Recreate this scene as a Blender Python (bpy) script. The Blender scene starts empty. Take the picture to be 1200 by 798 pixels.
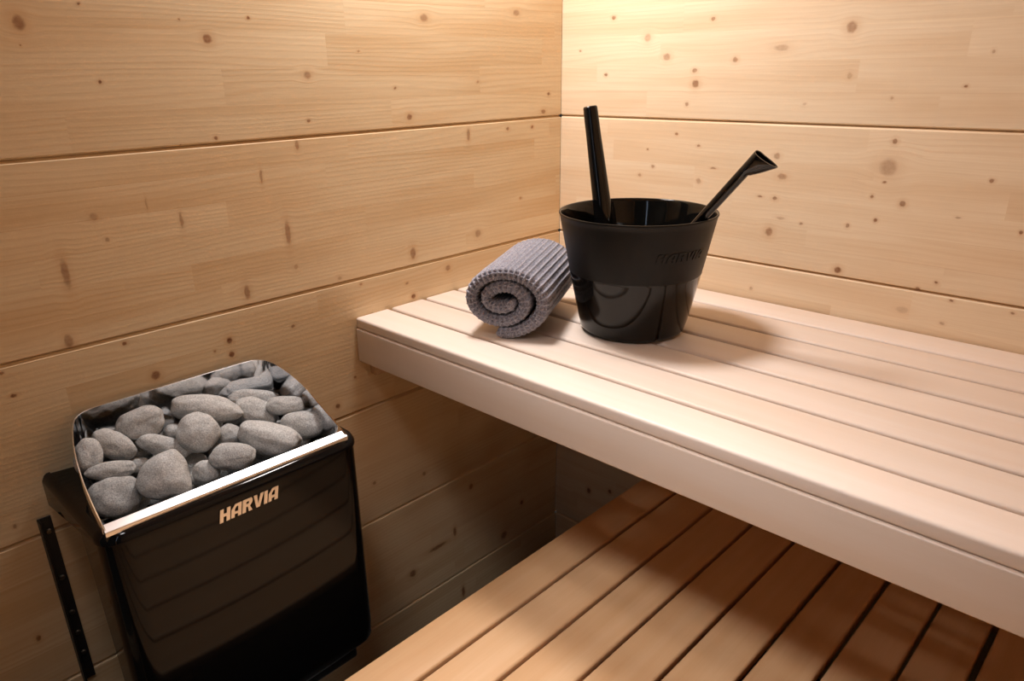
import bpy, bmesh, math, random
from mathutils import Vector, Matrix, noise as mnoise
random.seed(7)
SC = bpy.context.scene
COL = SC.collection
pi = math.pi

# ------------------------------------------------------------------ camera
FPX, CX, CY = 856.3, 586.5, 421.3
CAM = Vector((1.28586, -1.54593, 1.42653))
yaw, pitch, roll = -0.778, 0.3767, -0.0174
d_ = Vector((math.sin(yaw)*math.cos(pitch), math.cos(yaw)*math.cos(pitch), -math.sin(pitch)))
r_ = d_.cross(Vector((0, 0, 1))).normalized()
u_ = r_.cross(d_)
c, s = math.cos(roll), math.sin(roll)
RGT, UPV = c*r_ + s*u_, -s*r_ + c*u_
cam_data = bpy.data.cameras.new('camera')
cam_data.sensor_width = 36
cam_data.lens = FPX/1200*36
cam_data.shift_x = (600-CX)/1200
cam_data.shift_y = (CY-399)/1200
cam_data.clip_start = 0.01
cam = bpy.data.objects.new('camera', cam_data)
M = Matrix((RGT, UPV, -d_)).transposed().to_4x4()
M.translation = CAM
cam.matrix_world = M
COL.objects.link(cam)
SC.camera = cam

def ray(x, y):
    return d_ + RGT*((x-CX)/FPX) - UPV*((y-CY)/FPX)
def back(x, y, ax, v):
    R = ray(x, y)
    return CAM + R*((v-CAM[ax])/R[ax])

def proj(P):
    q = P-CAM; z = q.dot(d_)
    return Vector((CX+FPX*q.dot(RGT)/z, CY-FPX*q.dot(UPV)/z))

# ------------------------------------------------------------------ helpers
def link(name, bm, mats, parent=None, smooth=False, autosmooth=None):
    me = bpy.data.meshes.new(name)
    bm.normal_update()
    bm.to_mesh(me); bm.free()
    for m in (mats if isinstance(mats, (list, tuple)) else [mats]):
        me.materials.append(m)
    if smooth or autosmooth:
        me.polygons.foreach_set('use_smooth', [True]*len(me.polygons))
    if autosmooth:
        me.set_sharp_from_angle(angle=math.radians(autosmooth))
    o = bpy.data.objects.new(name, me)
    COL.objects.link(o)
    if parent: 
        o.parent = parent
        o.matrix_parent_inverse = Matrix.Translation(-Vector(parent.location))
    return o

def empty(name, loc, label, cat, group=None):
    o = bpy.data.objects.new(name, None)
    o.location = loc
    o.empty_display_size = .05
    COL.objects.link(o)
    o['label'] = label; o['category'] = cat
    if group: o['group'] = group
    return o

def add_box(bm, lo, hi, bevel=0, seg=2):
    vs = [bm.verts.new((x, y, z)) for x in (lo[0], hi[0]) for y in (lo[1], hi[1]) for z in (lo[2], hi[2])]
    F = [(0,1,3,2),(4,6,7,5),(0,4,5,1),(2,3,7,6),(0,2,6,4),(1,5,7,3)]
    fs = [bm.faces.new([vs[i] for i in f]) for f in F]
    if bevel:
        es = list({e for f in fs for e in f.edges})
        bmesh.ops.bevel(bm, geom=es, offset=bevel, segments=seg, profile=.5, affect='EDGES')
    return bm

def box(name, lo, hi, mat, parent=None, bevel=0, seg=2):
    bm = bmesh.new()
    add_box(bm, lo, hi, bevel, seg)
    return link(name, bm, mat, parent, autosmooth=50 if bevel else None)

def loft(bm, rings, closed_ring=True, cap0=False, cap1=False, closed_path=False):
    R = [[bm.verts.new(p) for p in ring] for ring in rings]
    n = len(R[0])
    m = len(R)
    for i in range(m if closed_path else m-1):
        A, B = R[i], R[(i+1) % m]
        for j in range(n if closed_ring else n-1):
            k = (j+1) % n
            bm.faces.new((A[j], A[k], B[k], B[j]))
    if cap0: bm.faces.new(list(reversed(R[0])))
    if cap1: bm.faces.new(R[-1])
    return R

# ------------------------------------------------------------------ node helpers
class NT:
    def __init__(s, name):
        s.m = bpy.data.materials.new(name); s.m.use_nodes = True
        s.t = s.m.node_tree; s.n = s.t.nodes; s.l = s.t.links
        s.n.clear()
        s.out = s.n.new('ShaderNodeOutputMaterial')
        s.b = s.n.new('ShaderNodeBsdfPrincipled')
        s.l.new(s.b.outputs[0], s.out.inputs[0])
    def put(s, sock, v):
        if isinstance(v, bpy.types.NodeSocket): s.l.new(v, sock)
        elif v is not None: sock.default_value = v
    def math(s, op, a, b=None, c=None, clamp=False):
        n = s.n.new('ShaderNodeMath'); n.operation = op; n.use_clamp = clamp
        s.put(n.inputs[0], a); s.put(n.inputs[1], b); s.put(n.inputs[2], c)
        return n.outputs[0]
    def vec(s, x, y, z=0.):
        n = s.n.new('ShaderNodeCombineXYZ')
        s.put(n.inputs[0], x); s.put(n.inputs[1], y); s.put(n.inputs[2], z)
        return n.outputs[0]
    def noise(s, v, scale=1., detail=2., rough=.5, dist=0.):
        n = s.n.new('ShaderNodeTexNoise')
        s.put(n.inputs['Vector'], v); n.inputs['Scale'].default_value = scale
        n.inputs['Detail'].default_value = detail; n.inputs['Roughness'].default_value = rough
        n.inputs['Distortion'].default_value = dist
        return n.outputs[0]
    def mix(s, f, a, b, mode='MIX'):
        n = s.n.new('ShaderNodeMix'); n.data_type = 'RGBA'; n.blend_type = mode
        s.put(n.inputs[0], f)
        for sock, v in ((n.inputs[6], a), (n.inputs[7], b)):
            if isinstance(v, tuple) and len(v) == 3: v = (*v, 1)
            s.put(sock, v)
        return n.outputs[2]
    def maprange(s, v, a, b, c=0., d=1., smooth=False):
        n = s.n.new('ShaderNodeMapRange')
        if smooth: n.interpolation_type = 'SMOOTHSTEP'
        s.put(n.inputs[0], v)
        for i, k in enumerate((a, b, c, d)): n.inputs[i+1].default_value = k
        return n.outputs[0]
    def bump(s, h, strength, dist):
        n = s.n.new('ShaderNodeBump'); s.put(n.inputs['Height'], h)
        n.inputs['Strength'].default_value = strength; n.inputs['Distance'].default_value = dist
        s.l.new(n.outputs[0], s.b.inputs['Normal'])

def lin(*c):
    return tuple(((v/255)/12.92 if v/255 <= .04045 else ((v/255+.055)/1.055)**2.4) for v in c)

def plain(name, rgb, rough=.5, metal=0., spec=.5, coat=0.):
    t = NT(name)
    t.b.inputs['Base Color'].default_value = (*rgb, 1)
    t.b.inputs['Roughness'].default_value = rough
    t.b.inputs['Metallic'].default_value = metal
    t.b.inputs['Specular IOR Level'].default_value = spec
    t.b.inputs['Coat Weight'].default_value = coat
    return t

# knot node group: distance-based dark eye and the warp of the grain round it
def knot_group():
    g = bpy.data.node_groups.new('knot_eye', 'ShaderNodeTree')
    I = g.interface
    for nm, ty in (('UV', 'NodeSocketVector'), ('Centre', 'NodeSocketVector'), ('Inv', 'NodeSocketVector'),
                   ('Strength', 'NodeSocketFloat'), ('MaskIn', 'NodeSocketFloat'), ('HaloIn', 'NodeSocketFloat'), ('WarpIn', 'NodeSocketFloat')):
        I.new_socket(nm, in_out='INPUT', socket_type=ty)
    for nm in ('Mask', 'Halo', 'Warp'):
        I.new_socket(nm, in_out='OUTPUT', socket_type='NodeSocketFloat')
    n, l = g.nodes, g.links
    i = n.new('NodeGroupInput'); o = n.new('NodeGroupOutput')
    sub = n.new('ShaderNodeVectorMath'); sub.operation = 'SUBTRACT'
    l.new(i.outputs['UV'], sub.inputs[0]); l.new(i.outputs['Centre'], sub.inputs[1])
    mul = n.new('ShaderNodeVectorMath'); mul.operation = 'MULTIPLY'
    l.new(sub.outputs[0], mul.inputs[0]); l.new(i.outputs['Inv'], mul.inputs[1])
    ln = n.new('ShaderNodeVectorMath'); ln.operation = 'LENGTH'; l.new(mul.outputs[0], ln.inputs[0])
    def mr(a, b, c, d):
        k = n.new('ShaderNodeMapRange'); k.interpolation_type = 'SMOOTHSTEP'
        l.new(ln.outputs[1 if len(ln.outputs) > 1 else 0], k.inputs[0])
        for q, v in enumerate((a, b, c, d)): k.inputs[q+1].default_value = v
        return k.outputs[0]
    def mm(op, a, b):
        k = n.new('ShaderNodeMath'); k.operation = op
        l.new(a, k.inputs[0]); l.new(b, k.inputs[1]); return k.outputs[0]
    core = mm('MULTIPLY', mr(1.25, .55, 0, 1), i.outputs['Strength'])
    l.new(mm('MAXIMUM', core, i.outputs['MaskIn']), o.inputs[0])
    halo = mm('MULTIPLY', mr(2.8, .6, 0, 1), i.outputs['Strength'])
    l.new(mm('MAXIMUM', halo, i.outputs['HaloIn']), o.inputs[1])
    # signed warp: pushes grain lines away from the knot
    sep = n.new('ShaderNodeSeparateXYZ'); l.new(mul.outputs[0], sep.inputs[0])
    sgn = n.new('ShaderNodeMath'); sgn.operation = 'TANH'; l.new(sep.outputs[1], sgn.inputs[0])
    w = mm('MULTIPLY', mr(5.0, 0., 0, 1), sgn.outputs[0])
    siz = n.new('ShaderNodeSeparateXYZ'); l.new(i.outputs['Inv'], siz.inputs[0])
    mxi = mm('MAXIMUM', siz.outputs[0], siz.outputs[1])
    w2 = n.new('ShaderNodeMath'); w2.operation = 'DIVIDE'; l.new(w, w2.inputs[0]); l.new(mxi, w2.inputs[1])
    l.new(mm('ADD', w2.outputs[0], i.outputs['WarpIn']), o.inputs[2])
    return g
KG = knot_group()

def spruce(name, axis, knots, seed, z0, lam=.052, tone=1.0, lines=1.0, pale=0.):
    """pine panel: axis 'x' or 'y' runs along the board, z across; knots = [(u,v,ru,rv,strength)]"""
    t = NT(name)
    g = t.n.new('ShaderNodeNewGeometry')
    sp = t.n.new('ShaderNodeSeparateXYZ'); t.l.new(g.outputs['Position'], sp.inputs[0])
    u = sp.outputs[0 if axis == 'x' else 1]; v = sp.outputs[2]
    w1 = t.noise(t.vec(t.math('MULTIPLY', u, 110.), t.math('MULTIPLY', v, 110.)), 1., 2.)
    w2 = t.noise(t.vec(t.math('MULTIPLY', u, 110.), t.math('MULTIPLY', v, 110.), 5.), 1., 2.)
    uv = t.vec(t.math('MULTIPLY_ADD', t.math('SUBTRACT', w1, .5), .0045, u), t.math('MULTIPLY_ADD', t.math('SUBTRACT', w2, .5), .0045, v))
    mask = halo = warp = None
    for (ku, kv, ru, rv, st) in knots:
        k = t.n.new('ShaderNodeGroup'); k.node_tree = KG
        t.l.new(uv, k.inputs['UV'])
        k.inputs['Centre'].default_value = (ku, kv, 0)
        k.inputs['Inv'].default_value = (1/ru, 1/rv, 0)
        k.inputs['Strength'].default_value = st
        if mask is not None:
            t.l.new(mask, k.inputs['MaskIn']); t.l.new(halo, k.inputs['HaloIn']); t.l.new(warp, k.inputs['WarpIn'])
        mask, halo, warp = k.outputs
    # lamellas of the glued board
    vv = t.math('DIVIDE', t.math('SUBTRACT', v, z0), lam)
    row = t.math('FLOOR', vv)
    wn = t.n.new('ShaderNodeTexWhiteNoise'); wn.noise_dimensions = '2D'
    t.l.new(t.vec(row, seed), wn.inputs[0])
    rowr = wn.outputs[0]
    uu = t.math('ADD', u, t.math('MULTIPLY', rowr, 3.7))
    seg = t.math('FLOOR', t.math('DIVIDE', uu, .62))
    wn2 = t.n.new('ShaderNodeTexWhiteNoise'); wn2.noise_dimensions = '3D'
    t.l.new(t.vec(row, seg, seed), wn2.inputs[0])
    cellr = wn2.outputs[0]
    v2 = v if warp is None else t.math('SUBTRACT', v, t.math('MULTIPLY', warp, 1.1))
    off = t.math('MULTIPLY', cellr, 11.)
    lowf = t.noise(t.vec(t.math('MULTIPLY', u, 1.3), t.math('MULTIPLY', v2, 9.), off), 1., 2., .45)
    phase = t.math('ADD', t.math('MULTIPLY', v2, 620.), t.math('MULTIPLY', lowf, 44.))
    ringv = t.math('MULTIPLY_ADD', t.math('SINE', phase), .5, .5)
    ringv = t.math('POWER', ringv, 2.2)
    amp = t.noise(t.vec(t.math('MULTIPLY', u, .9), t.math('MULTIPLY', v2, 22.), t.math('ADD', off, 3.1)), 1., 1.5)
    amp = t.maprange(amp, .38, .72, .12, 1.)
    fine = t.noise(t.vec(t.math('MULTIPLY', u, 9.), t.math('MULTIPLY', v2, 420.), off), 1., 3., .6)
    broad = t.noise(t.vec(t.math('MULTIPLY', u, 2.), t.math('MULTIPLY', v2, 16.), t.math('ADD', off, 7.)), 1., 2., .5)
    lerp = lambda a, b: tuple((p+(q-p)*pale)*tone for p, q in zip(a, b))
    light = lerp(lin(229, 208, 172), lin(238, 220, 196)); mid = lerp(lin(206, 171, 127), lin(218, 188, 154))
    col = t.mix(t.math('MULTIPLY', t.math('MULTIPLY', ringv, amp), .36*lines), light, mid)
    col = t.mix(t.math('MULTIPLY', t.maprange(fine, .35, .75), .28), col, mid)
    col = t.mix(t.math('MULTIPLY', t.maprange(broad, .42, .68), .50), col, lerp(lin(205, 168, 120), lin(222, 192, 158)))
    # each lamella a little lighter or darker
    col = t.mix(1., col, t.vec(*[t.maprange(cellr, 0, 1, a, 1.03) for a in (.975, .965, .95)]), 'MULTIPLY')
    # glue line between lamellas; in some rows painted pale, as an edge catching light
    fr = t.math('FRACT', vv)
    e = t.math('MINIMUM', fr, t.math('SUBTRACT', 1., fr))
    gl = t.math('MULTIPLY', t.maprange(e, 0, .018, 1, 0), t.maprange(rowr, .2, .8, .0, .50*lines))
    col = t.mix(gl, col, t.mix(t.math('GREATER_THAN', t.math('FRACT', t.math('MULTIPLY', rowr, 7.3)), .5), lin(186, 140, 94), lin(246, 226, 190)))
    if mask is not None:
        eye = t.noise(t.vec(t.math('MULTIPLY', u, 160.), t.math('MULTIPLY', v, 160.)), 1., 2.)
        col = t.mix(t.math('MULTIPLY', halo, .36), col, lin(190, 134, 80))
        col = t.mix(t.math('MULTIPLY', mask, t.maprange(eye, .3, .7, .7, 1.)), col, lin(118, 66, 30))
    t.l.new(col, t.b.inputs['Base Color'])
    t.b.inputs['Roughness'].default_value = .5
    t.b.inputs['Specular IOR Level'].default_value = .3
    t.bump(t.math('ADD', fine, t.math('MULTIPLY', ringv, .6)), .18, .0006)
    return t.m

def aspen(name, axis, base, dark, seed=0.):
    """pale, even bench timber, fine grain along axis; every slat its own tone (object random)"""
    t = NT(name)
    g = t.n.new('ShaderNodeNewGeometry')
    sp = t.n.new('ShaderNodeSeparateXYZ'); t.l.new(g.outputs['Position'], sp.inputs[0])
    x, y, z = sp.outputs
    u, w = (x, y) if axis == 'x' else (y, x)
    oi = t.n.new('ShaderNodeObjectInfo')
    rnd = oi.outputs['Random']
    off = t.math('MULTIPLY', rnd, 30.)
    n1 = t.noise(t.vec(t.math('MULTIPLY', u, 1.6), t.math('MULTIPLY', w, 26.), t.math('MULTIPLY_ADD', z, 26., off)), 1., 3., .5)
    n2 = t.noise(t.vec(t.math('MULTIPLY', u, 14.), t.math('MULTIPLY', w, 500.), t.math('MULTIPLY_ADD', z, 500., off)), 1., 2., .6)
    n3 = t.noise(t.vec(t.math('MULTIPLY', u, 5.), t.math('MULTIPLY', w, 9.), off), 1., 2.)
    col = t.mix(t.math('MULTIPLY', t.maprange(n1, .35, .7), .5), base, dark)
    col = t.mix(t.math('MULTIPLY', t.maprange(n2, .4, .75), .16), col, dark)
    col = t.mix(t.math('MULTIPLY', t.maprange(n3, .5, .8), .18), col, tuple(k*.88 for k in dark))
    col = t.mix(1., col, t.vec(*[t.maprange(rnd, 0, 1, a, 1.03) for a in (.93, .91, .88)]), 'MULTIPLY')
    t.l.new(col, t.b.inputs['Base Color'])
    t.b.inputs['Roughness'].default_value = .42
    t.b.inputs['Specular IOR Level'].default_value = .35
    t.bump(n2, .12, .0004)
    return t.m

# ------------------------------------------------------------------ materials
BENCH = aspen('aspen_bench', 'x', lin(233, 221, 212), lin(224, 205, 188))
BENCH_LOW = aspen('aspen_bench_shade', 'y', lin(216, 178, 138), lin(196, 148, 100))  # same timber as the upper bench, its warm shade put into the colour
FRAME = aspen('bench_frame_wood', 'y', lin(220, 186, 150), lin(200, 158, 116))
BLACK = plain('black_lacquered_steel', (.004, .004, .0045), .06, 0, .25, 0.).m
BLACKM = plain('black_matt_steel', (.012, .012, .013), .45).m
PLASTIC = plain('black_bucket_plastic', (.004, .0038, .0035), .07, 0, .38).m
SATIN = plain('satin_bucket_plastic', (.0065, .0058, .005), .42, 0, .25).m
PLASTIC2 = plain('black_ladle_plastic', (.005, .005, .006), .07, 0, .5).m
GREYM = plain('dark_grey_metal', (.05, .05, .052), .4, .6).m
CHROME = plain('polished_steel', (.82, .82, .84), .07, 1.).m
STRIP = plain('satin_strip_steel', (.88, .88, .90), .30, 1.).m
LETTER = plain('brushed_letter_steel', (.85, .84, .84), .28, 1.).m
SCREW = plain('screw_steel', (.16, .13, .10), .35, .9).m

def concrete():
    t = NT('grey_floor_tile')
    g = t.n.new('ShaderNodeNewGeometry')
    n = t.noise(g.outputs['Position'], 9., 4.)
    t.l.new(t.mix(n, (.03, .03, .032), (.06, .058, .055)), t.b.inputs['Base Color'])
    t.b.inputs['Roughness'].default_value = .5
    return t.m
FLOOR = concrete()

def stone_mat():
    t = NT('sauna_stone')
    tc = t.n.new('ShaderNodeTexCoord')
    oi = t.n.new('ShaderNodeObjectInfo')
    add = t.n.new('ShaderNodeVectorMath'); add.operation = 'ADD'
    t.l.new(tc.outputs['Object'], add.inputs[0])
    t.l.new(t.vec(t.math('MULTIPLY', oi.outputs['Random'], 9.), 0., 0.), add.inputs[1])
    P = add.outputs[0]
    n1 = t.noise(P, 420., 4., .7)
    n2 = t.noise(P, 60., 3., .6)
    n3 = t.noise(P, 900., 2., .6)
    col = t.mix(t.maprange(n1, .3, .7), (.245, .25, .25), (.64, .645, .64))
    col = t.mix(t.math('MULTIPLY', t.maprange(n2, .5, .75), .4), col, (.22, .22, .215))
    col = t.mix(t.math('MULTIPLY', t.maprange(n3, .62, .74), .55), col, (.05, .05, .05))
    t.l.new(t.mix(1., col, t.vec(*[t.maprange(oi.outputs['Random'], 0, 1, .85, 1.12)]*3), 'MULTIPLY'), t.b.inputs['Base Color'])
    t.b.inputs['Roughness'].default_value = .75
    t.b.inputs['Specular IOR Level'].default_value = .3
    t.bump(t.math('ADD', n1, t.math('MULTIPLY', n2, 1.5)), .5, .0016)
    return t.m
STONE = stone_mat()

def towel_mat():
    t = NT('grey_waffle_cotton')
    tc = t.n.new('ShaderNodeTexCoord')
    n1 = t.noise(tc.outputs['Object'], 700., 2., .7)
    n2 = t.noise(tc.outputs['Object'], 190., 2., .6)
    col = t.mix(t.maprange(n1, .35, .65), (.13, .13, .165), (.56, .55, .62))
    col = t.mix(t.math('MULTIPLY', t.maprange(n2, .4, .7), .55), col, (.15, .15, .195))
    t.l.new(col, t.b.inputs['Base Color'])
    t.b.inputs['Roughness'].default_value = .9
    t.b.inputs['Specular IOR Level'].default_value = .1
    t.b.inputs['Sheen Weight'].default_value = .25
    t.bump(n1, .8, .0010)
    return t.m
TOWEL = towel_mat()

# ------------------------------------------------------------------ knots (position on the wall, radii in metres)
# photo px -> wall point; sizes px
LK = [(21.7,26.7,7,9,.75),(243,45.7,5,5.5,.85),(117,96,2.2,2.2,.9),(290.7,21,1.8,1.8,.9),(210,22.7,1.3,1.2,.7),(360,88,4,4.5,.55),(361.7,141.7,2,2,.8),
 (253,161.7,2.2,2.2,.8),(91.7,4,1.8,1.8,.8),(24,53,1.4,1.4,.7),(348,170,2,5.5,.6),(306,207,1.6,8,.55),(212.5,258,2,9,.55),(337.5,273,3,14,.62),
 (77,321,4.5,17,.6),(110,254,5,4,.4),(289.6,342.5,3.5,8,.65),(484,296.7,3,6.5,.7),(126,281,2.5,2.5,.5),(171.7,239.6,1.2,7,.35),(80.4,400,5,8,.6),
 (146,402.5,2.7,2.2,.9),(268.8,399,3.6,3.6,1),(271.7,415.4,3.4,3.4,.95),(182.5,439.6,5.2,4.8,.9),(252,411.7,1.6,1.4,.7),(343.8,382,2.2,1.6,.7),(347,313,2.6,2.6,.4),
 (398,326,2.2,2.2,.4),(423,333,1.6,1.6,.6),(484.6,347,2.4,2.8,1),(2,437.5,2.2,2,.9),(16,463.8,4,1.8,.9),(396,476,2.6,2.8,.9),(416,442,1.4,1.4,.8),(477,332,1.8,1.4,.6),
 (643,110,1.6,1.8,.8),(636.8,130.8,2.4,2.6,.7),(623.6,148.7,1.4,1.8,.8),(549,158,1.8,7,.6),(595,151,1.8,2,.7),(560,273.6,3.2,4.2,.5),(525,314,2.8,3.2,.6),
 (610,232,1.4,1.6,.6),(480,137,3,3.4,.8),(497,21,4.5,4.5,.6),(605,15,3.5,3.5,.5),(463,103,1.6,1.6,.7),(533,623,2,5,.8),(513,641,11,2,.8),(484,672,4,4,.8),
 (590.5,627,4,4,.7),(543,693,2,6,.9),(552,570,2.4,3,.7),(497,555,2.2,2.2,.6),(611.4,588.6,2,2.4,.8),(17.4,617,2.5,2.5,.6),(45,748,3.2,3.2,.8),(439,566,2,2,.6),
 (212,170,1.2,1.2,.5),(560,96,1.4,1.6,.5),(420,60,1.5,1.5,.5)]
RK = [(719.3,21,2.4,2.4,.85),(836,22,2.6,2.4,.75),(759,44.3,4,5,.5),(781.4,66.7,4.4,4.6,.62),(861.6,70,3.2,3.2,.7),(998.4,31.7,6.5,7.5,.72),(916,56,9,4,.45),
 (814,82.6,3,2.6,.7),(815,98,4,4.6,.85),(804.7,122,2,2.4,.7),(710,87.7,1.8,1.8,.95),(995.6,88.7,3,4,.35),(1132,101,2.6,1.8,.95),(943,122,2.2,2.2,.35),
 (793,157,1.8,1.6,.85),(818.7,171,2.2,1.6,.8),(765,195,2,2,.7),(749.7,205,2,2,.55),(818.7,212,3,3.4,.5),(759,175,1.2,1.2,.9),(836,197,3.5,1.2,.75),
 (910.6,183,4,4,.55),(916.7,206.7,6,3.6,.6),(1041.3,196,11,11,.5),(1049,165.6,3.4,3.4,.85),(1036.6,213.7,2.6,1.4,.9),(1021.7,230,2.2,2.2,.85),(1057.6,239,4,3.6,.85),
 (1026,258,2.2,2.2,.95),(993,264.6,2.2,2.6,.75),(908,232.4,3,2.4,.8),(890.6,230,3,1.2,.8),(901,271.6,4.4,5,.8),(915,255.7,5,2,.4),(938.6,262,2,1.6,.6),
 (1162.6,212,2.8,2.4,.85),(981.6,316.4,4.4,3.8,1),(1097,331,2,1.9,1),(1075.4,338.5,2.8,1.8,1),(1196.7,273,2.4,2.6,.9),(1123,255,4,1.2,.5),(1115,352.3,2.8,1.8,.85),
 (1186.6,367,2.4,1.6,.85),(1104,379,3.5,2,.5),(1057,363,8,4,.28),(690,575,2.6,3.4,1),(714.6,576,2.2,2.4,1),(1045,115,2,2,.4),(1165,60,2.4,2.4,.5),(880,338,2,2,.5),(680,60,1.4,1.4,.6)]
def conv(K, ax):
    out = []
    for (x, y, hx, hy, st) in K:
        P = back(x, y, ax, 0.)
        dist = (P-CAM).dot(d_)
        m = dist/FPX
        du = Vector((0, .01, 0)) if ax == 0 else Vector((.01, 0, 0))
        pxu = (proj(P+du)-proj(P)).length/.01          # pixels per metre along the board
        pxv = (proj(P+Vector((0, 0, .01)))-proj(P)).length/.01
        out.append((P[1] if ax == 0 else P[0], P[2], 1.05*hx/pxu, 1.05*hy/pxv, st))
    return out
LKW, RKW = conv(LK, 0), [(a, b, c*.92, d*.92, e*.88) for a, b, c, d, e in conv(RK, 1)]

# ------------------------------------------------------------------ room
RX, RY, RZ = 1.95, -2.05, 2.22
SEAM = [1.9155, 1.6155, 1.3155, 1.0155, .7117, .4121, .1055]

def panel_wall(name, ax, length0, length1, zs, mats, top, bot):
    """grooved boards running along one wall; ax=0: plane x=0, ax=1: plane y=0. surface faces the room"""
    G, D = .0044, .0062
    zz = sorted(zs)
    prof = [(bot, 0., 0)]     # (z, depth, board)
    b = 0
    for z in zz:
        prof += [(z-.0058, 0., b), (z-.0010, .0062, b), (z-.0008, .0085, b), (z+.0003, .0085, b), (z+.0005, .0048, b+1), (z+.0034, 0., b+1)]
        b += 1
    prof += [(top, 0., b)]
    bm = bmesh.new()
    def P(t, z, dd):
        return (-dd, t, z) if ax == 0 else (t, dd, z)
    cuts = [length0] + ([-1.25, -.80, -.40] if ax == 0 else [.30, .62, .95]) + [length1]
    SEC = [[bm.verts.new(P(t, z, dd)) for z, dd, _ in prof] for t in cuts]
    A, B = SEC[0], SEC[-1]
    A2 = [bm.verts.new(P(length0, z, .06)) for z in (bot, top)]
    B2 = [bm.verts.new(P(length1, z, .06)) for z in (bot, top)]
    for k in range(len(cuts)-1):
        a_, b_ = SEC[k], SEC[k+1]
        for i in range(len(prof)-1):
            f = bm.faces.new((a_[i], b_[i], b_[i+1], a_[i+1]))
            f.material_index = (prof[i+1][2] if i % 6 in (4, 5, 0) else prof[i][2])*4+k
    bm.faces.new((A2[0], B2[0], B2[1], A2[1]))
    bm.faces.new([q[0] for q in SEC] + [B2[0], A2[0]]); bm.faces.new([q[-1] for q in SEC] + [B2[1], A2[1]])
    bm.faces.new(A + [A2[1], A2[0]]); bm.faces.new(B + [B2[1], B2[0]])
    bmesh.ops.recalc_face_normals(bm, faces=bm.faces)
    o = link(name, bm, mats)
    o['kind'] = 'structure'
    return o

bounds = [0.] + sorted(SEAM) + [RZ]
def board_mats(prefix, axis, KW, lines):
    ms = []
    for i in range(len(bounds)-1):
        lo, hi = bounds[i], bounds[i+1]
        cuts = [RY, -1.25, -.80, -.40, 0.] if axis == 'y' else [0., .30, .62, .95, RX]
        for q in range(4):
          ks = [k for k in KW if lo <= k[1] < hi and cuts[q]-.06 <= k[0] <= cuts[q+1]+.06]
          ms.append(spruce(f'{prefix}_board_{i}_{q}', axis, ks, 3.7*i+(0 if axis == 'x' else 50), lo, lam=(.0605, .0497, .0752, .0602, .0498, .0603, .0752, .06)[i % 8],
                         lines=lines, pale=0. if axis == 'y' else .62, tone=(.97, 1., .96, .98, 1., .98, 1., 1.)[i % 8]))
    return ms
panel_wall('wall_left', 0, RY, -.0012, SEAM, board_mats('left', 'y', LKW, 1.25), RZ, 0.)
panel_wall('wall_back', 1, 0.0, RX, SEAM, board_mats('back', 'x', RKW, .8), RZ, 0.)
PLAINW = spruce('plain_pine_side', 'y', [], 91., 0., lam=.12)
PLAINX = spruce('plain_pine_end', 'x', [], 92., 0., lam=.12)
def struct(o): o['kind'] = 'structure'; return o
struct(box('wall_right', (RX+.001, RY, 0.001), (RX+.06, -.001, RZ), PLAINW))
struct(box('floor', (-.06, RY-.06, -.06), (RX+.06, .06, -.001), FLOOR))
struct(box('ceiling', (-.06, RY-.06, RZ+.001), (RX+.06, .06, RZ+.06), plain('pale_ceiling_boards', lin(214, 176, 130), .6).m))
# unseen glass front behind the camera, glazed to cut warm bounce, in a timber frame
gl = NT('clear_glass'); gl.b.inputs['Transmission Weight'].default_value = 1.; gl.b.inputs['Roughness'].default_value = 0.; gl.b.inputs['Base Color'].default_value = (.85, .93, .95, 1)
gl.b.inputs['IOR'].default_value = 1.45
bm = bmesh.new()
add_box(bm, (-.06, RY-.06, .001), (RX+.06, RY-.001, .06))
add_box(bm, (-.06, RY-.06, RZ-.10), (RX+.06, RY-.001, RZ))
for x0, x1 in ((-.06, .04), (1.02, 1.09), (RX-.04, RX+.06)):
    add_box(bm, (x0, RY-.06, .0601), (x1, RY-.001, RZ-.1001))
struct(link('wall_front', bm, PLAINX))
struct(box('window_1', (.042, RY-.034, .062), (1.018, RY-.026, RZ-.102), gl.m))
struct(box('door_1', (1.093, RY-.034, .062), (RX-.042, RY-.026, RZ-.102), gl.m))

# ------------------------------------------------------------------ upper bench
ZB, ZL = .9327, .4500
def slat(lo, hi, mat, parent):
    return box('slat', lo, hi, mat, parent, bevel=.0055, seg=4)
ub = empty('upper_bench', (.97, -.345, .79), 'pale upper sauna bench of lengthwise slats with a deep front board, under towel and bucket', 'bench')
gaps = [-.5968, -.4955, -.3945, -.2985, -.1991, -.1007]
edges = [(-.6895, gaps[0]-.0046)] + [(gaps[i]+.0046, gaps[i+1]-.0046) for i in range(5)] + [(gaps[5]+.0046, -.0035)]
for a, b in edges:
    slat((.0015, a, ZB-.0235), (RX-.002, b, ZB), BENCH, ub)
box('front_board', (.0035, -.6922, .8325), (RX-.004, -.6625, ZB-.0240), BENCH, ub, bevel=.0028, seg=3)
box('back_rail', (.0225, -.060, .850), (RX-.004, -.034, ZB-.0243), FRAME, ub, bevel=.002)
for x in (.30, .93, 1.56):
    box('cross_rail', (x, -.662, .850), (x+.04, -.0605, ZB-.0243), FRAME, ub, bevel=.002)
box('wall_cleat', (.0012, -.6615, .792), (.022, -.0605, .846), FRAME, ub, bevel=.002)

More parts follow.
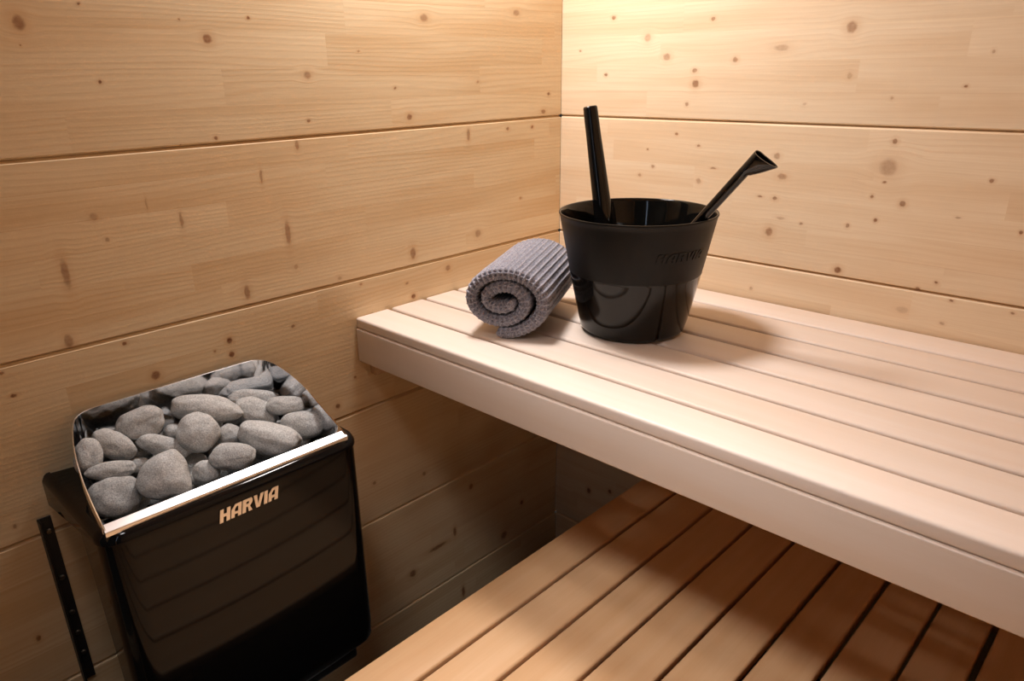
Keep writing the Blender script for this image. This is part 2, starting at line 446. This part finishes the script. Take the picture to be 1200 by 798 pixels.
# ------------------------------------------------------------------ lower bench
lb = empty('lower_bench', (1.17, -.95, .0), 'darker lower bench platform of slats running towards the back wall below the upper bench', 'bench')
lg = [.4965, .5969, .6975, .7950, .8955, .9915, 1.0876, 1.1815] + [1.1815+.098*k for k in range(1, 8)]
gw = [.0075, .0075, .0075, .008, .009, .0095, .0075, .0115] + [.0085]*7
xs = .4012
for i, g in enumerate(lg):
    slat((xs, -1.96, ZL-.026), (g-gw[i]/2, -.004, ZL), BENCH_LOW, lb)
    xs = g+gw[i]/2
for y in (-1.90, -1.25, -.78, -.06):
    box('cross_rail', (.43, y, ZL-.072), (RX-.01, y+.035, ZL-.0268), FRAME, lb, bevel=.002)
for x in (.43, 1.20, RX-.055):
    for y in (-1.90, -.06):
        box('leg', (x, y-.001, .0005), (x+.045, y+.036, ZL-.0725), FRAME, lb, bevel=.002)

# ------------------------------------------------------------------ letter shapes (italic bold capitals)
def letter_polys():
    """strokes as convex quads in unit letter boxes (height 1); returns {letter: (width, [quads])}"""
    L = {}
    def q(*p): return list(p)
    t = .30
    L['H'] = (.86, [q((0,0),(t,0),(t,1),(0,1)), q((.56,0),(.86,0),(.86,1),(.56,1)), q((t,.40),(.56,.40),(.56,.62),(t,.62))])
    L['A'] = (.86, [q((0,0),(.29,0),(.29,.62),(0,.62)), q((0,.62),(.29,.62),(.42,.80),(.30,1)), q((.30,1),(.42,.80),(.57,.80),(.86,1)),
                    q((.57,0),(.86,0),(.86,1),(.57,.80)), q((.29,.24),(.57,.24),(.57,.43),(.29,.43))])
    L['R'] = (.84, [q((0,0),(t,0),(t,1),(0,1)), q((t,.79),(.54,.79),(.66,1),(t,1)), q((.54,.79),(.54,.62),(.84,.64),(.84,.86)), q((.54,.79),(.84,.86),(.74,1),(.66,1)),
                    q((.54,.62),(.46,.40),(.64,.40),(.84,.64)), q((t,.40),(.46,.40),(.54,.62),(t,.58)), q((.46,.40),(.56,0),(.88,0),(.64,.40))])
    L['V'] = (.86, [q((.0,1),(.30,1),(.42,.30),(.28,0)), q((.28,0),(.42,.30),(.44,.30),(.60,0)), q((.60,0),(.44,.30),(.60,1),(.90,1))])
    L['I'] = (.30, [q((0,0),(t,0),(t,1),(0,1))])
    return L
LP = letter_polys()
def word(bm, text, place, depth, slant=.22, gap=.10):
    """place(u, v, w) -> 3D point, u in letter heights along, v 0..1 up, w outwards in metres"""
    x = 0
    spans = []
    for ch in text:
        w, qs = LP[ch]
        for qd in qs:
            top, bot = [], []
            for (a, b) in qd:
                top.append(bm.verts.new(place(x+a+slant*b, b, depth)))
                bot.append(bm.verts.new(place(x+a+slant*b, b, 0.)))
            bm.faces.new(top)
            n = len(top)
            for i in range(n):
                bm.faces.new((bot[i], bot[(i+1) % n], top[(i+1) % n], top[i]))
        x += w+gap
    bmesh.ops.recalc_face_normals(bm, faces=bm.faces)
    return x-gap+slant
WLEN = sum(LP[ch][0] for ch in 'HARVIA')+.10*5+.22

# ------------------------------------------------------------------ heater
ht = empty('sauna_heater', (.0, -1.11, .33), 'black wall-hung electric sauna heater with a polished steel rim holding stones', 'heater')
YL, YR, XF = -1.330, -.8835, .2800
def plan(x_back, yl, yr, xf, R, bulge=0., n=10, x_back_l=None):
    """U-shaped plan outline from back left round the front to back right"""
    P = [(x_back if x_back_l is None else x_back_l, yl)]
    for i in range(n+1):
        a = pi/2*i/n
        P.append((xf-R+R*math.sin(a), yl+R-R*math.cos(a)))
    for i in range(1, 24):
        f = i/24
        P.append((xf + bulge*(1-(2*f-1)**2), yl+R+(yr-yl-2*R)*f))
    for i in range(n+1):
        a = pi/2*i/n
        P.append((xf-R+R*math.cos(a), yr-R+R*math.sin(a)))
    P.append((x_back, yr))
    return P
# casing: a bent sheet (front and sides), side edges slanting
bm = bmesh.new()
rings = []
for z, inset in ((.362, .010), (.366, .004), (.372, .001), (.40, 0), (.55, 0), (.70, 0), (.795, 0), (.806, .0)):
    f = (z-.36)/(.806-.36)
    xb = .205-.045*f
    pl = plan(xb, YL+.004+inset*.5, YR-.0005-inset*.5, XF-.002-inset, .042, .005)
    rings.append([(x, y, z) for x, y in pl])
th = .004
rings_in = []
for z in (.362, .806):
    f = (z-.36)/(.806-.36)
    xb = .205-.045*f
    pl = plan(xb, YL+.004+th+.004, YR-.0005-th-.004, XF-.002-th-.004-(.006 if z < .4 else 0), .036, .005)
    rings_in.append([(x, y, z) for x, y in pl])
allr = rings + list(reversed(rings_in))
R = loft(bm, allr, closed_ring=False, closed_path=True)
bm.faces.new([r[0] for r in R]); bm.faces.new([r[-1] for r in R])
bmesh.ops.recalc_face_normals(bm, faces=bm.faces)
link('casing', bm, BLACK, ht, autosmooth=40)
# top cap: shouldered ledge that runs back to the wall
bm = bmesh.new()
def capring(z_of, inset, xb=.006):
    pl = plan(xb, YL+inset, YR-inset, XF+.001-inset, .040-inset*.6, .003)
    out = []
    for x, y in pl:
        out.append((x, y, z_of(x)))
    return out
zlow = lambda x: .762+.040*max(0, min(1, x/.25))
R = loft(bm, [capring(zlow, .001), capring(zlow, 0.), capring(lambda x: .8065, 0.), capring(lambda x: .8095, .0008), capring(lambda x: .8165, .0045), capring(lambda x: .8195, .0085),
              capring(lambda x: .8200, .014), capring(lambda x: .812, .016), capring(lambda x: zlow(x)+.002, .016)], closed_ring=False, closed_path=True)
bm.faces.new([r[0] for r in R]); bm.faces.new([r[-1] for r in R])
bmesh.ops.recalc_face_normals(bm, faces=bm.faces)
link('top_trim', bm, BLACK, ht, autosmooth=35)
# black deck between trim and rim
pl = plan(.008, YL+.012, YR-.012, XF-.012, .030)
RIMP = [(.2675,-1.3185,.8300),(.2409,-1.3172,.8430),(.2117,-1.3148,.8575),(.1797,-1.3110,.8724),(.1461,-1.3048,.8868),(.1096,-1.2960,.8977),(.0798,-1.2870,.9035),(.0508,-1.2765,.9079),
        (.0320,-1.2655,.9103),(.0205,-1.2500,.9116),(.0150,-1.2280,.9120),(.0140,-1.1728,.9120),(.0140,-1.1013,.9120),(.0140,-1.0347,.9120),(.0140,-.9849,.9120),(.0150,-.9560,.9120),(.0205,-.9370,.9118),
        (.0310,-.9250,.9107),(.0450,-.9185,.9085),(.0650,-.9155,.9055),(.1083,-.9136,.8981),(.1582,-.9130,.8834),(.1970,-.9128,.8641),(.2343,-.9118,.8463),(.2700,-.9106,.8285)]
bm = bmesh.new()
# ledge ring: outer = casing plan, inner = rim plan (slightly inside)
outer = pl
inner = [(x, y) for x, y, z in RIMP]
ov = [bm.verts.new((x, y, .8188)) for x, y in outer]
iv = [bm.verts.new((x, y, .8188)) for x, y in inner]
# split the ledge in three strips: left, front, right
def strip(vs_a, vs_b):
    i = j = 0
    while i < len(vs_a)-1 or j < len(vs_b)-1:
        if j >= len(vs_b)-1 or (i < len(vs_a)-1 and (vs_a[i+1].co-vs_b[j].co).length <= (vs_a[i].co-vs_b[j+1].co).length):
            bm.faces.new((vs_a[i], vs_a[i+1], vs_b[j])); i += 1
        else:
            bm.faces.new((vs_a[i], vs_b[j+1], vs_b[j])); j += 1
nl = 12
strip(ov[:7], list(reversed(iv[:10])))
strip(ov[-7:], list(reversed(iv[14:])))
strip(ov[6:-6], [iv[0], iv[-1]])
for f in list(bm.faces): pass
bmesh.ops.recalc_face_normals(bm, faces=bm.faces)
ret = bmesh.ops.extrude_face_region(bm, geom=list(bm.faces))
bmesh.ops.translate(bm, verts=[v for v in ret['geom'] if isinstance(v, bmesh.types.BMVert)], vec=(0, 0, -.012))
bmesh.ops.recalc_face_normals(bm, faces=bm.faces)
link('top_deck', bm, BLACK, ht)
# rim: polished sheet, interior walls going down to the grate
def smooth_path(pts, k=4):
    out = []
    n = len(pts)
    for i in range(n-1):
        p0, p1, p2, p3 = (Vector(pts[max(i-1, 0)]), Vector(pts[i]), Vector(pts[i+1]), Vector(pts[min(i+2, n-1)]))
        for j in range(k):
            t = j/k
            out.append(.5*((2*p1)+(p2-p0)*t+(2*p0-5*p1+4*p2-p3)*t*t+(-p0+3*p1-3*p2+p3)*t**3))
    out.append(Vector(pts[-1]))
    return out
RP = smooth_path(RIMP, 4)
bm = bmesh.new()
cen = Vector((.16, -1.115, 0))
def inw(i, dist):
    a = RP[max(i-1, 0)]; b = RP[min(i+1, len(RP)-1)]
    t = (b-a); t.z = 0; t.normalize()
    nrm = Vector((t.y, -t.x, 0))
    if nrm.dot(cen-RP[i]) < 0: nrm = -nrm
    return nrm*dist
T = .0022
GR = .742
prof_rings = []
n = len(RP)
A = [RP[i] for i in range(n)]
rings = [[Vector((p.x, p.y, .8192)) for p in A], [p-Vector((0, 0, .0006)) for p in A], [A[i]+inw(i, T*.3)+Vector((0, 0, .0004)) for i in range(n)],
         [A[i]+inw(i, T)-Vector((0, 0, .0003)) for i in range(n)],
         [Vector(((A[i]+inw(i, T)).x, (A[i]+inw(i, T)).y, .825)) for i in range(n)],
         [Vector(((A[i]+inw(i, T+.004)).x, (A[i]+inw(i, T+.004)).y, GR)) for i in range(n)],
         [Vector(((A[i]+inw(i, .001)).x, (A[i]+inw(i, .001)).y, GR)) for i in range(n)]]
for ring in rings[4:]:                                  # the lower walls stay inside the casing corners
    for p in ring:
        if p.x > .246:
            k = (p.x-.246)/.024
            p.x = .246+.006*k
            p.y = max(-1.3085, min(-.9215, p.y))
R = loft(bm, rings, closed_ring=False, closed_path=True)
bm.faces.new([r[0] for r in R]); bm.faces.new([r[-1] for r in R])
bmesh.ops.recalc_face_normals(bm, faces=bm.faces)
link('steel_rim', bm, CHROME, ht, autosmooth=40)
# front strip of the rim: broad polished flange sloping in over the stones
a, b = Vector(RIMP[0]), Vector(RIMP[-1])
prof = [(.0032, -.0110), (.0036, -.0050), (.0030, -.0034), (-.0022, -.0004), (-.0058, .0015), (-.0092, .0031), (-.0100, .0027), (-.0103, -.011), (-.0088, -.011), (-.0084, .0002), (-.002, -.0028), (.0014, -.0110)]
bm = bmesh.new()
loft(bm, [[p+Vector((dx, 0, dz)) for dx, dz in prof] for p in (a, a.lerp(b, .33), a.lerp(b, .66), b)], closed_ring=True, cap0=True, cap1=True)
bmesh.ops.recalc_face_normals(bm, faces=bm.faces)
link('front_strip', bm, STRIP, ht, autosmooth=20)
box('rim_front_plate', (.252, -1.300, GR), (.2545, -.925, .822), CHROME, ht)
# grate under the stones
bm = bmesh.new()
for k in range(14):
    x = .03+k*.0165
    add_box(bm, (x, -1.285, GR-.008), (x+.004, -.918, GR-.002))
add_box(bm, (.02, -1.2, GR-.014), (.252, -1.19, GR-.0085)); add_box(bm, (.02, -1.0, GR-.014), (.252, -.99, GR-.0085))
link('stone_grate', bm, BLACKM, ht)
# inner housing and control box
box('inner_housing', (.02, -1.262, .372), (.262, -.905, GR-.0145), BLACKM, ht, bevel=.004)
box('control_housing', (.03, -1.24, .300), (.235, -.915, .3715), GREYM, ht, bevel=.006)
# name plate letters
bm = bmesh.new()
hgt = .0225; y0, y1 = -1.1640, -1.0585
def place(u, v, w): return (XF+.0035+w, y0+(y1-y0)*u/WLEN, .7715+hgt*v)
word(bm, 'HARVIA', place, .0012)
lt = link('lettering', bm, LETTER, ht)
# wall bracket at the left, with slots and screws
bm = bmesh.new()
add_box(bm, (.001, -1.352, .395), (.0045, -1.331, .742), .001)
add_box(bm, (.001, -1.352, .395), (.020, -1.3485, .742), .001)
brk = link('wall_bracket', bm, BLACKM, ht)
for z in (.715, .62, .545, .50, .455):
    bm = bmesh.new()
    bmesh.ops.create_cone(bm, cap_ends=True, segments=14, radius1=.0052, radius2=.0036, depth=.003,
                          matrix=Matrix.Translation((.0062, -1.340, z)) @ Matrix.Rotation(pi/2, 4, 'Y'))
    link('screw', bm, SCREW, brk, smooth=False)
for y in (-1.20, -1.0):
    box('hanger', (.001, y, .44), (.0195, y+.03, .70), BLACKM, ht)

# ------------------------------------------------------------------ stones
def make_stone(px, py, hw, hh, ang, xc, taper=0., seed=0, depth=.82, name='sauna_stone'):
    P = back(px, py, 0, xc)
    m = (P-CAM).dot(d_)/FPX
    a, b = hw*m, hh*m
    cdep = min(a, b)*depth if min(a, b) > .6*max(a, b) else min(a, b)*1.15
    bm = bmesh.new()
    bmesh.ops.create_icosphere(bm, subdivisions=5, radius=1.)
    so = Vector((seed*3.1, seed*1.7, seed*.9))
    for v in bm.verts:
        p = v.co.copy()
        e = 2.35                                          # superellipsoid: blunter than an egg
        nrm = (abs(p.x)**e+abs(p.y)**e+abs(p.z)**e)**(1/e)
        p = p/nrm
        k = 1+.15*mnoise.noise(p*1.1+so)+.06*mnoise.noise(p*2.3+so)+.012*mnoise.noise(p*6+so)
        p = p*k
        p.x *= 1-taper*p.y
        v.co = Vector((p.x*a, p.y*b, p.z*cdep))
    # fit the outline back to the wanted half sizes
    mx = max(abs(v.co.x) for v in bm.verts); my = max(abs(v.co.y) for v in bm.verts)
    for v in bm.verts: v.co.x *= a/mx; v.co.y *= b/my
    o = link(name, bm, STONE, smooth=True)
    ca, sa = math.cos(ang), math.sin(ang)
    fwd = -(P-CAM).normalized()
    rx = RGT - fwd*RGT.dot(fwd); rx.normalize(); uy = fwd.cross(rx)
    X = rx*ca+uy*sa; Y = -rx*sa+uy*ca
    M = Matrix((X, Y, fwd)).transposed().to_4x4(); M.translation = P
    o.matrix_world = M
    return o
def C2(x, y): return (60+x/3.325, 400+y/3.325)
ST = [ # crop x, y, half w, half h, angle, z, taper, label
 (348,322,98,66,.42,.068,-.05,'upright rounded grey stone near the back left of the heater'),
 (245,402,88,54,-.52,0.085,.0,'pear-shaped grey stone second from the left rim, above the flat oval one'),
 (146,450,52,74,.05,0.105,.0,'dark egg-shaped stone against the left side of the steel rim'),
 (238,502,97,36,.16,0.145,.0,'flat oval stone lying on the large corner stone at the front left'),
 (248,610,100,82,.22,.170,-.08,'largest grey stone filling the front left corner of the heater'),
 (448,522,102,104,-.12,0.205,.38,'big three-cornered stone at the front, left of centre'),
 (440,410,104,42,-.26,.106,.0,'long low stone behind the three-cornered stone'),
 (604,262,140,56,-.10,0.078,.05,'long broad oval stone in the middle of the back row'),
 (572,357,80,80,-.4,0.128,.0,'round blocky stone at the centre of the pile'),
 (800,275,85,54,-.30,.094,.0,'grey stone right of the long oval one, partly behind the large potato shape'),
 (850,378,124,68,-.22,0.185,-.05,'large potato-shaped stone at the front, right of centre'),
 (792,226,100,40,-.04,.046,.0,'low wide stone furthest back, beside the back right reflection'),
 (914,250,75,38,.07,.130,.0,'small flat light stone between the back right stones and the right rim'),
 (982,325,88,56,-.06,.172,.0,'pitted grey stone in the right front corner by the rim'),
 (708,450,90,56,.05,0.207,.0,'oval stone with a dimple touching the front strip at the middle'),
 (692,366,48,46,.1,0.125,.0,'pale stone tucked behind the dimpled oval one'),
 (608,508,54,46,-.12,.188,.0,'small half-hidden stone at the front strip between three-cornered and dimpled stones'),
 (476,350,40,32,.5,0.075,.0,'small shaded stone left of the blocky central one'),
 (340,480,36,32,.2,0.1,.0,'small dark stone between the flat oval and three-cornered ones'),
]
stones = []
for k, (x, y, hw, hh, an, z, tp, lab) in enumerate(ST):
    px, py = C2(x, y)
    o = make_stone(px, py, hw/3.325, hh/3.325, an, z, tp, seed=k+1)
    o['label'] = lab; o['category'] = 'stone'; o['group'] = 'stones in the heater'
    stones.append(o)
# lower layer showing darkly in the gaps
k = 0
rl = random.Random(4)
for x, lay in ((.052, 3), (.105, 2), (.158, 2), (.211, 1)):
    for y in (-1.245, -1.185, -1.125, -1.065, -1.005, -.950):
        if y < -1.24 and x < .06: continue
        for q in range(lay):
            bm = bmesh.new()
            bmesh.ops.create_icosphere(bm, subdivisions=3, radius=1.)
            so = Vector((k*2.3, 5, k))
            sx, sy, sz = .0245, .0275, .0165+rl.random()*.002
            for v in bm.verts:
                p = v.co*(1+.12*mnoise.noise(v.co*1.2+so)); v.co = Vector((p.x*sx, p.y*sy, p.z*sz))
            o = link('sauna_stone', bm, STONE, smooth=True)
            o.location = (x, y, GR+.0175+q*.035)
            o['label'] = 'shadowed grey stone of the lower layer, glimpsed in the gaps under the top stones'
            o['category'] = 'stone'; o['group'] = 'stones in the lower layer'
            k += 1

# ------------------------------------------------------------------ bucket
BX, BY, HB, RB, RT = .4859, -.3497, .238, .1025, .1512
def brad(h):
    f = h/HB
    return RB+(RT-RB)*(f**.93)
bk = empty('sauna_bucket', (BX, BY, ZB+.0005), 'glossy black tapered sauna bucket holding two ladles on the upper bench', 'bucket')
bm = bmesh.new()
pr = [(0., .0005), (.06, .0005), (RB-.016, .0005)]
for i in range(1, 9):
    a = pi/2*i/8
    r0 = .014
    pr.append((brad(r0)-r0+r0*math.sin(a)-.001, .0005+r0-r0*math.cos(a)))
for i in range(1, 22):
    h = .016+(HB-.005-.016)*i/21
    pr.append((brad(h), h))
pr += [(RT+.0006, HB-.003), (RT+.0006, HB-.0012), (RT, HB), (RT-.0022, HB), (RT-.0034, HB-.0012)]
for i in range(0, 16):
    h = HB-.006-(HB-.016)*i/15
    pr.append((brad(h)-.0040, h))
pr += [(RB-.020, .0045), (0., .0040)]
NS = 120
def cone_height(px, py):
    R = ray(px, py)
    for i in range(6000):
        P = CAM+R*(.8+i*.0002)
        h = P.z-ZB
        if 0 < h < HB and math.hypot(P.x-BX, P.y-BY) <= brad(h): return h
    return .1
HSPLIT = cone_height(752, 336)
for i in range(len(pr)-1):
    if pr[i][1] < HSPLIT < pr[i+1][1]:
        ins = [(brad(HSPLIT), HSPLIT-.0006), (brad(HSPLIT)+.0003, HSPLIT+.0002)]
        pr[i+1:i+1] = ins; isp = i+1
        break
rings = [[(BX+r*math.cos(2*pi*k/NS), BY+r*math.sin(2*pi*k/NS), ZB+.0004+h) for k in range(NS)] for r, h in pr if r > 0]
R = loft(bm, rings)
bm.faces.new(list(reversed(R[0]))); bm.faces.new(R[-1])
bmesh.ops.recalc_face_normals(bm, faces=bm.faces)
mid_r = max(RT, .1)
bm.verts.ensure_lookup_table()
top_i = next(i for i, p in enumerate(pr) if p[1] == HB)
for f in bm.faces:
    cz = f.calc_center_median(); h = cz.z-ZB-.0004; rr = math.hypot(cz.x-BX, cz.y-BY)
    if h > HSPLIT and rr > brad(h)-.0015: f.material_index = 1
link('bucket_body', bm, [PLASTIC, SATIN], bk, autosmooth=50)
# raised lettering on the side
P0 = back(768, 306, 1, BY)   # only to get the bearing of the word
def bearing(px):
    # intersect the pixel ray with the bucket cone at the word's height
    R = ray(px, 300)
    best = None
    for i in range(4000):
        t = .8+i*.0003
        P = CAM+R*t
        h = P.z-ZB
        if 0 < h < HB and math.hypot(P.x-BX, P.y-BY) <= brad(h):
            return math.atan2(P.y-BY, P.x-BX), h
    return 0, .15
a0, h0 = bearing(769); a1, h1 = bearing(822)
hc = (h0+h1)/2
bm = bmesh.new()
def place(u, v, w):
    h = hc-.0085+.017*v
    a = a0+(a1-a0)*u/WLEN
    r = brad(h)+w
    return (BX+r*math.cos(a), BY+r*math.sin(a), ZB+h)
word(bm, 'HARVIA', place, .0012)
link('raised_lettering', bm, SATIN, bk)

# ------------------------------------------------------------------ ladles
def frame_axes(A, B, ref):
    z = (B-A).normalized()
    x = (ref-z*ref.dot(z)).normalized()
    return x, z.cross(x), z
# thick one, leaning left
def tube(bm, st, ref, n=28, squash=.78, groove=0., cap=True):
    rings = []
    for i, (P, r) in enumerate(st):
        a = st[max(i-1, 0)][0]; b = st[min(i+1, len(st)-1)][0]
        X, Y, Z = frame_axes(a, b, ref)
        ring = []
        for k in range(n):
            t = 2*pi*k/n
            rr = r
            if groove:
                dt = (t-groove+pi) % (2*pi)-pi
                rr = r*(1-.10*math.exp(-(dt/.16)**2))
            ring.append(P+X*(rr*math.cos(t))+Y*(rr*squash*math.sin(t)))
        rings.append(ring)
    loft(bm, rings, cap0=cap, cap1=cap)
    bmesh.ops.recalc_face_normals(bm, faces=bm.faces)
def bowl(bm, c, r, depth, n=36):
    pr = []
    for i in range(9):
        a = pi/2*i/8
        pr.append((max(r*math.sin(a), .0006), -depth*math.cos(a)))
    for i in range(9):
        a = pi/2*(8-i)/8
        pr.append((max((r-.0022)*math.sin(a), .0004), -(depth-.0022)*math.cos(a)))
    rings = [[Vector((c.x+q*math.cos(2*pi*k/n), c.y+q*math.sin(2*pi*k/n), c.z+h)) for k in range(n)] for q, h in pr]
    R = loft(bm, rings)
    bm.faces.new(R[0]); bm.faces.new(R[-1])
    bmesh.ops.recalc_face_normals(bm, faces=bm.faces)

yl = -.335
T1 = back(691.5, 124.5, 1, yl); Q1 = back(707.5, 255, 1, yl+.004)
dirv = (Q1-T1).normalized()
lad1 = empty('ladle', (.45, -.33, ZB+.006), 'thick black ladle standing almost upright at the left inside the bucket', 'ladle')
bm = bmesh.new()
Ltot = (T1.z-(ZB+.030))/-dirv.z
st = []
for f, r in ((0, .0118), (.004, .0137), (.012, .0142), (.15, .0150), (.35, .0172), (.55, .0192), (.75, .0200), (.9, .018), (1., .012)):
    st.append((T1+dirv*(Ltot*f), r))
tube(bm, st, RGT, groove=pi*1.36)
link('handle', bm, PLASTIC2, lad1, autosmooth=50)
E1 = T1+dirv*Ltot
bm = bmesh.new(); bowl(bm, Vector((E1.x+.002, E1.y+.025, ZB+.0315)), .027, .0255)
link('ladle_bowl', bm, PLASTIC2, lad1, autosmooth=60)

# slim one, leaning right, with flared end
y2 = -.352
E = back(885.5, 186.2, 1, y2); Q = back(816.5, 262.5, 1, y2+.002)
dv = (E-Q).normalized()
lad2 = empty('ladle', (.50, -.35, ZB+.006), 'slim black ladle leaning out to the right over the rim, handle end flared', 'ladle')
bm = bmesh.new()
Lr = (E.z-(ZB+.03))/dv.z
fw = -(E-CAM).normalized()
X = dv.cross(fw).normalized()             # across the handle in the picture, down and right
if X.dot(RGT) < 0: X = -X
Yv = dv.cross(X)
rings = []
n = 32
for (back_d, lo, hi, dp) in ((Lr, .0095, .0095, .0085), (Lr*.6, .0093, .0085, .0080), (Lr*.25, .0094, .0090, .0083), (.045, .0094, .0094, .0083), (.028, .0094, .0096, .0083), (.026, .0094, .0130, .0090),
                             (.013, .0094, .0225, .0108), (.0, .0096, .0310, .0122), (-.007, .0096, .0355, .0126), (-.0100, .0092, .0365, .0120), (-.0098, .0080, .0340, .0086), (.002, .0070, .024, .0080)):
    Cn = E-dv*back_d
    ring = []
    for k in range(n):
        t = 2*pi*k/n
        cx_ = math.cos(t)
        off = (lo if cx_ < 0 else hi)*cx_
        shear = .10*max(0, off-.0095)        # the flared lip is cut a little back
        ring.append(Cn+X*off+Yv*(dp*math.sin(t))+dv*shear)
    rings.append(ring)
loft(bm, rings, cap0=True, cap1=True)
bmesh.ops.recalc_face_normals(bm, faces=bm.faces)
link('handle', bm, PLASTIC2, lad2, autosmooth=50)
E2 = E-dv*Lr
bm = bmesh.new(); bowl(bm, Vector((E2.x-.008, E2.y-.03, ZB+.0360)), .032, .030)
link('ladle_bowl', bm, PLASTIC2, lad2, autosmooth=60)

# ------------------------------------------------------------------ towel
TX, TY, TH, RXX, RZZ, TL = .3425, -.5725, -.4735, .0828, .0706, .285
axis = Vector((math.sin(TH), math.cos(TH), 0)); side = Vector((math.cos(TH), -math.sin(TH), 0))
tw_o = Vector((TX, TY, ZB))
def spiral(sv):
    """sv in 0..1 from the outer tail inwards -> (side, up) centre line and thickness"""
    turns = 2.3
    ang = -pi/2-.12+2*pi*turns*sv                    # starts at the bottom, runs up the right side
    r = 1-.140-.74*(sv**.97)                         # fraction of the outer radius (centre line)
    # flap at the tail: hangs slightly clear
    return ang, r
def towel():
    NSX, NA = 820, 240
    half = .0108
    cl = []
    for i in range(NSX+1):
        sv = i/NSX
        ang, r = spiral(sv)
        wob = 1+.035*math.sin(ang*1.7+.6)*min(1, sv*3)
        if sv > .62:                                   # core folds flatter
            k = (sv-.62)/.38
            rx_, rz_ = r*(1+.15*k), r*(1-.30*k)
        else: rx_, rz_ = r, r
        x = RXX*rx_*wob*math.cos(ang)
        z = RZZ*1.0+RZZ*rz_*wob*math.sin(ang)
        if sv > .5: z -= .004*(sv-.5)
        cl.append(Vector((x, z)))
    x0 = min(p.x for p in cl)-half; x1 = max(p.x for p in cl)+half
    z0 = min(p.y for p in cl)-half; z1 = max(p.y for p in cl)+half
    kx = (2*RXX-2*half)/(x1-x0-2*half); kz = (2*RZZ-2*half)/(z1-z0-2*half)
    cl = [Vector(((p.x-x0-half)*kx+half-RXX, (p.y-z0-half)*kz+half)) for p in cl]
    # arc length
    S = [0.]
    for i in range(1, NSX+1): S.append(S[-1]+(cl[i]-cl[i-1]).length)
    verts, faces = [], []
    er, ne = .0105, 14
    half_prof = []                                       # (distance along the roll, edge angle, cloth coordinate)
    for q in range(ne):
        th_ = pi/2*(q+.5)/ne
        half_prof.append((er*(1-math.cos(th_)), th_, .0168*th_/(pi/2), 0))
    nb = NA-2*ne
    for q in range(nb):
        a = er+(TL-2*er)*q/(nb-1)
        half_prof.append((a, pi/2, .0168+a-er, 0))
    last = half_prof[-1][2]
    for q in range(ne):
        th_ = pi/2*(1-(q+.5)/ne)
        half_prof.append((TL-er*(1-math.cos(th_)), th_, last+.0168*(1-th_/(pi/2)), 1))
    loopn = 2*NA
    for i in range(NSX+1):
        t = (cl[min(i+1, NSX)]-cl[max(i-1, 0)]).normalized()
        nrm = Vector((t.y, -t.x))                      # outward for a counter-clockwise spiral
        endf = min(1., S[i]/.008, (S[-1]-S[i])/.008)
        endf = math.sqrt(max(0., 1-(1-endf)**2))
        wav = .004*mnoise.noise(Vector((S[i]*9, 2.2, 0)))
        for j in range(loopn):
            if j < NA: a, th_, jj, far = half_prof[j]; sgn = 1
            else: a, th_, jj, far = half_prof[2*NA-1-j]; sgn = -1; jj = -jj
            e = math.sin(th_); ca_ = math.cos(th_)*(1 if far else -1)
            # waffle weave: raised ribs along the roll, lower rungs between them
            rib = abs(math.cos(pi*(S[i]/.0104)))
            cr = abs(math.cos(pi*(jj/.0078+.5)))
            h = max(rib**2.6, cr**2.2*.84)
            disp = (h-.70)*.0085
            fold = .0016*mnoise.noise(Vector((a*14, S[i]*16, sgn*3)))
            P2 = cl[i]+nrm*(sgn*((half+fold)*e+disp*e)*endf)
            P = tw_o+side*P2.x+Vector((0, 0, max(P2.y+.0004, .0006)))+axis*(a+wav+disp*ca_*.8)
            verts.append(P)
    for i in range(NSX):
        for j in range(loopn):
            k = (j+1) % loopn
            faces.append((i*loopn+j, i*loopn+k, (i+1)*loopn+k, (i+1)*loopn+j))
    me = bpy.data.meshes.new('rolled_towel')
    me.from_pydata(verts, [], faces)
    me.polygons.foreach_set('use_smooth', [True]*len(me.polygons))
    me.materials.append(TOWEL)
    me.update()
    bm = bmesh.new(); bm.from_mesh(me)
    bmesh.ops.recalc_face_normals(bm, faces=bm.faces); bm.to_mesh(me); bm.free()
    o = bpy.data.objects.new('rolled_towel', me)
    COL.objects.link(o)
    o['label'] = 'rolled grey waffle-weave towel lying on the upper bench left of the bucket'
    o['category'] = 'towel'
    return o
towel()

# ------------------------------------------------------------------ lights
def area(name, loc, target, size, power, color, sizey=None):
    L = bpy.data.lights.new(name, 'AREA'); L.energy = power; L.color = color
    L.shape = 'RECTANGLE' if sizey else 'DISK'; L.size = size
    if sizey: L.size_y = sizey
    o = bpy.data.objects.new(name, L); COL.objects.link(o)
    o.location = loc
    o.rotation_euler = (Vector(target)-Vector(loc)).to_track_quat('-Z', 'Y').to_euler()
    return o
area('corner_lamp', (.13, -.53, 2.10), (.45, -.45, .93), .24, 15.5, (1., .94, .91))
p_ = area('ceiling_lamp', (.86, -1.42, RZ-.02), (.76, -.90, .45), .50, 4.0, (1., .95, .93))
p_.data.spread = math.radians(58)
area('handle_streak_light', (1.055, RY+.012, 1.30), (.6, 0, 1.0), .03, .7, (.55, .74, 1.), 1.3)  # added cool strip for handle glints, standing in for a bright doorway

w = bpy.data.worlds.new('world'); SC.world = w; w.use_nodes = True
w.node_tree.nodes['Background'].inputs[0].default_value = (.5, .45, .4, 1)
w.node_tree.nodes['Background'].inputs[1].default_value = .05

SC.view_settings.view_transform = 'Standard'
SC.view_settings.look = 'None'
SC.view_settings.gamma = 1
SC.view_settings.exposure = 0.
SC.view_settings.use_curve_mapping = False
SC.cycles.use_denoising = True
SC.cycles.max_bounces = 10
SC.cycles.diffuse_bounces = 6
SC.cycles.glossy_bounces = 5
SC.cycles.sample_clamp_indirect = 4.
SC.cycles.caustics_reflective = False
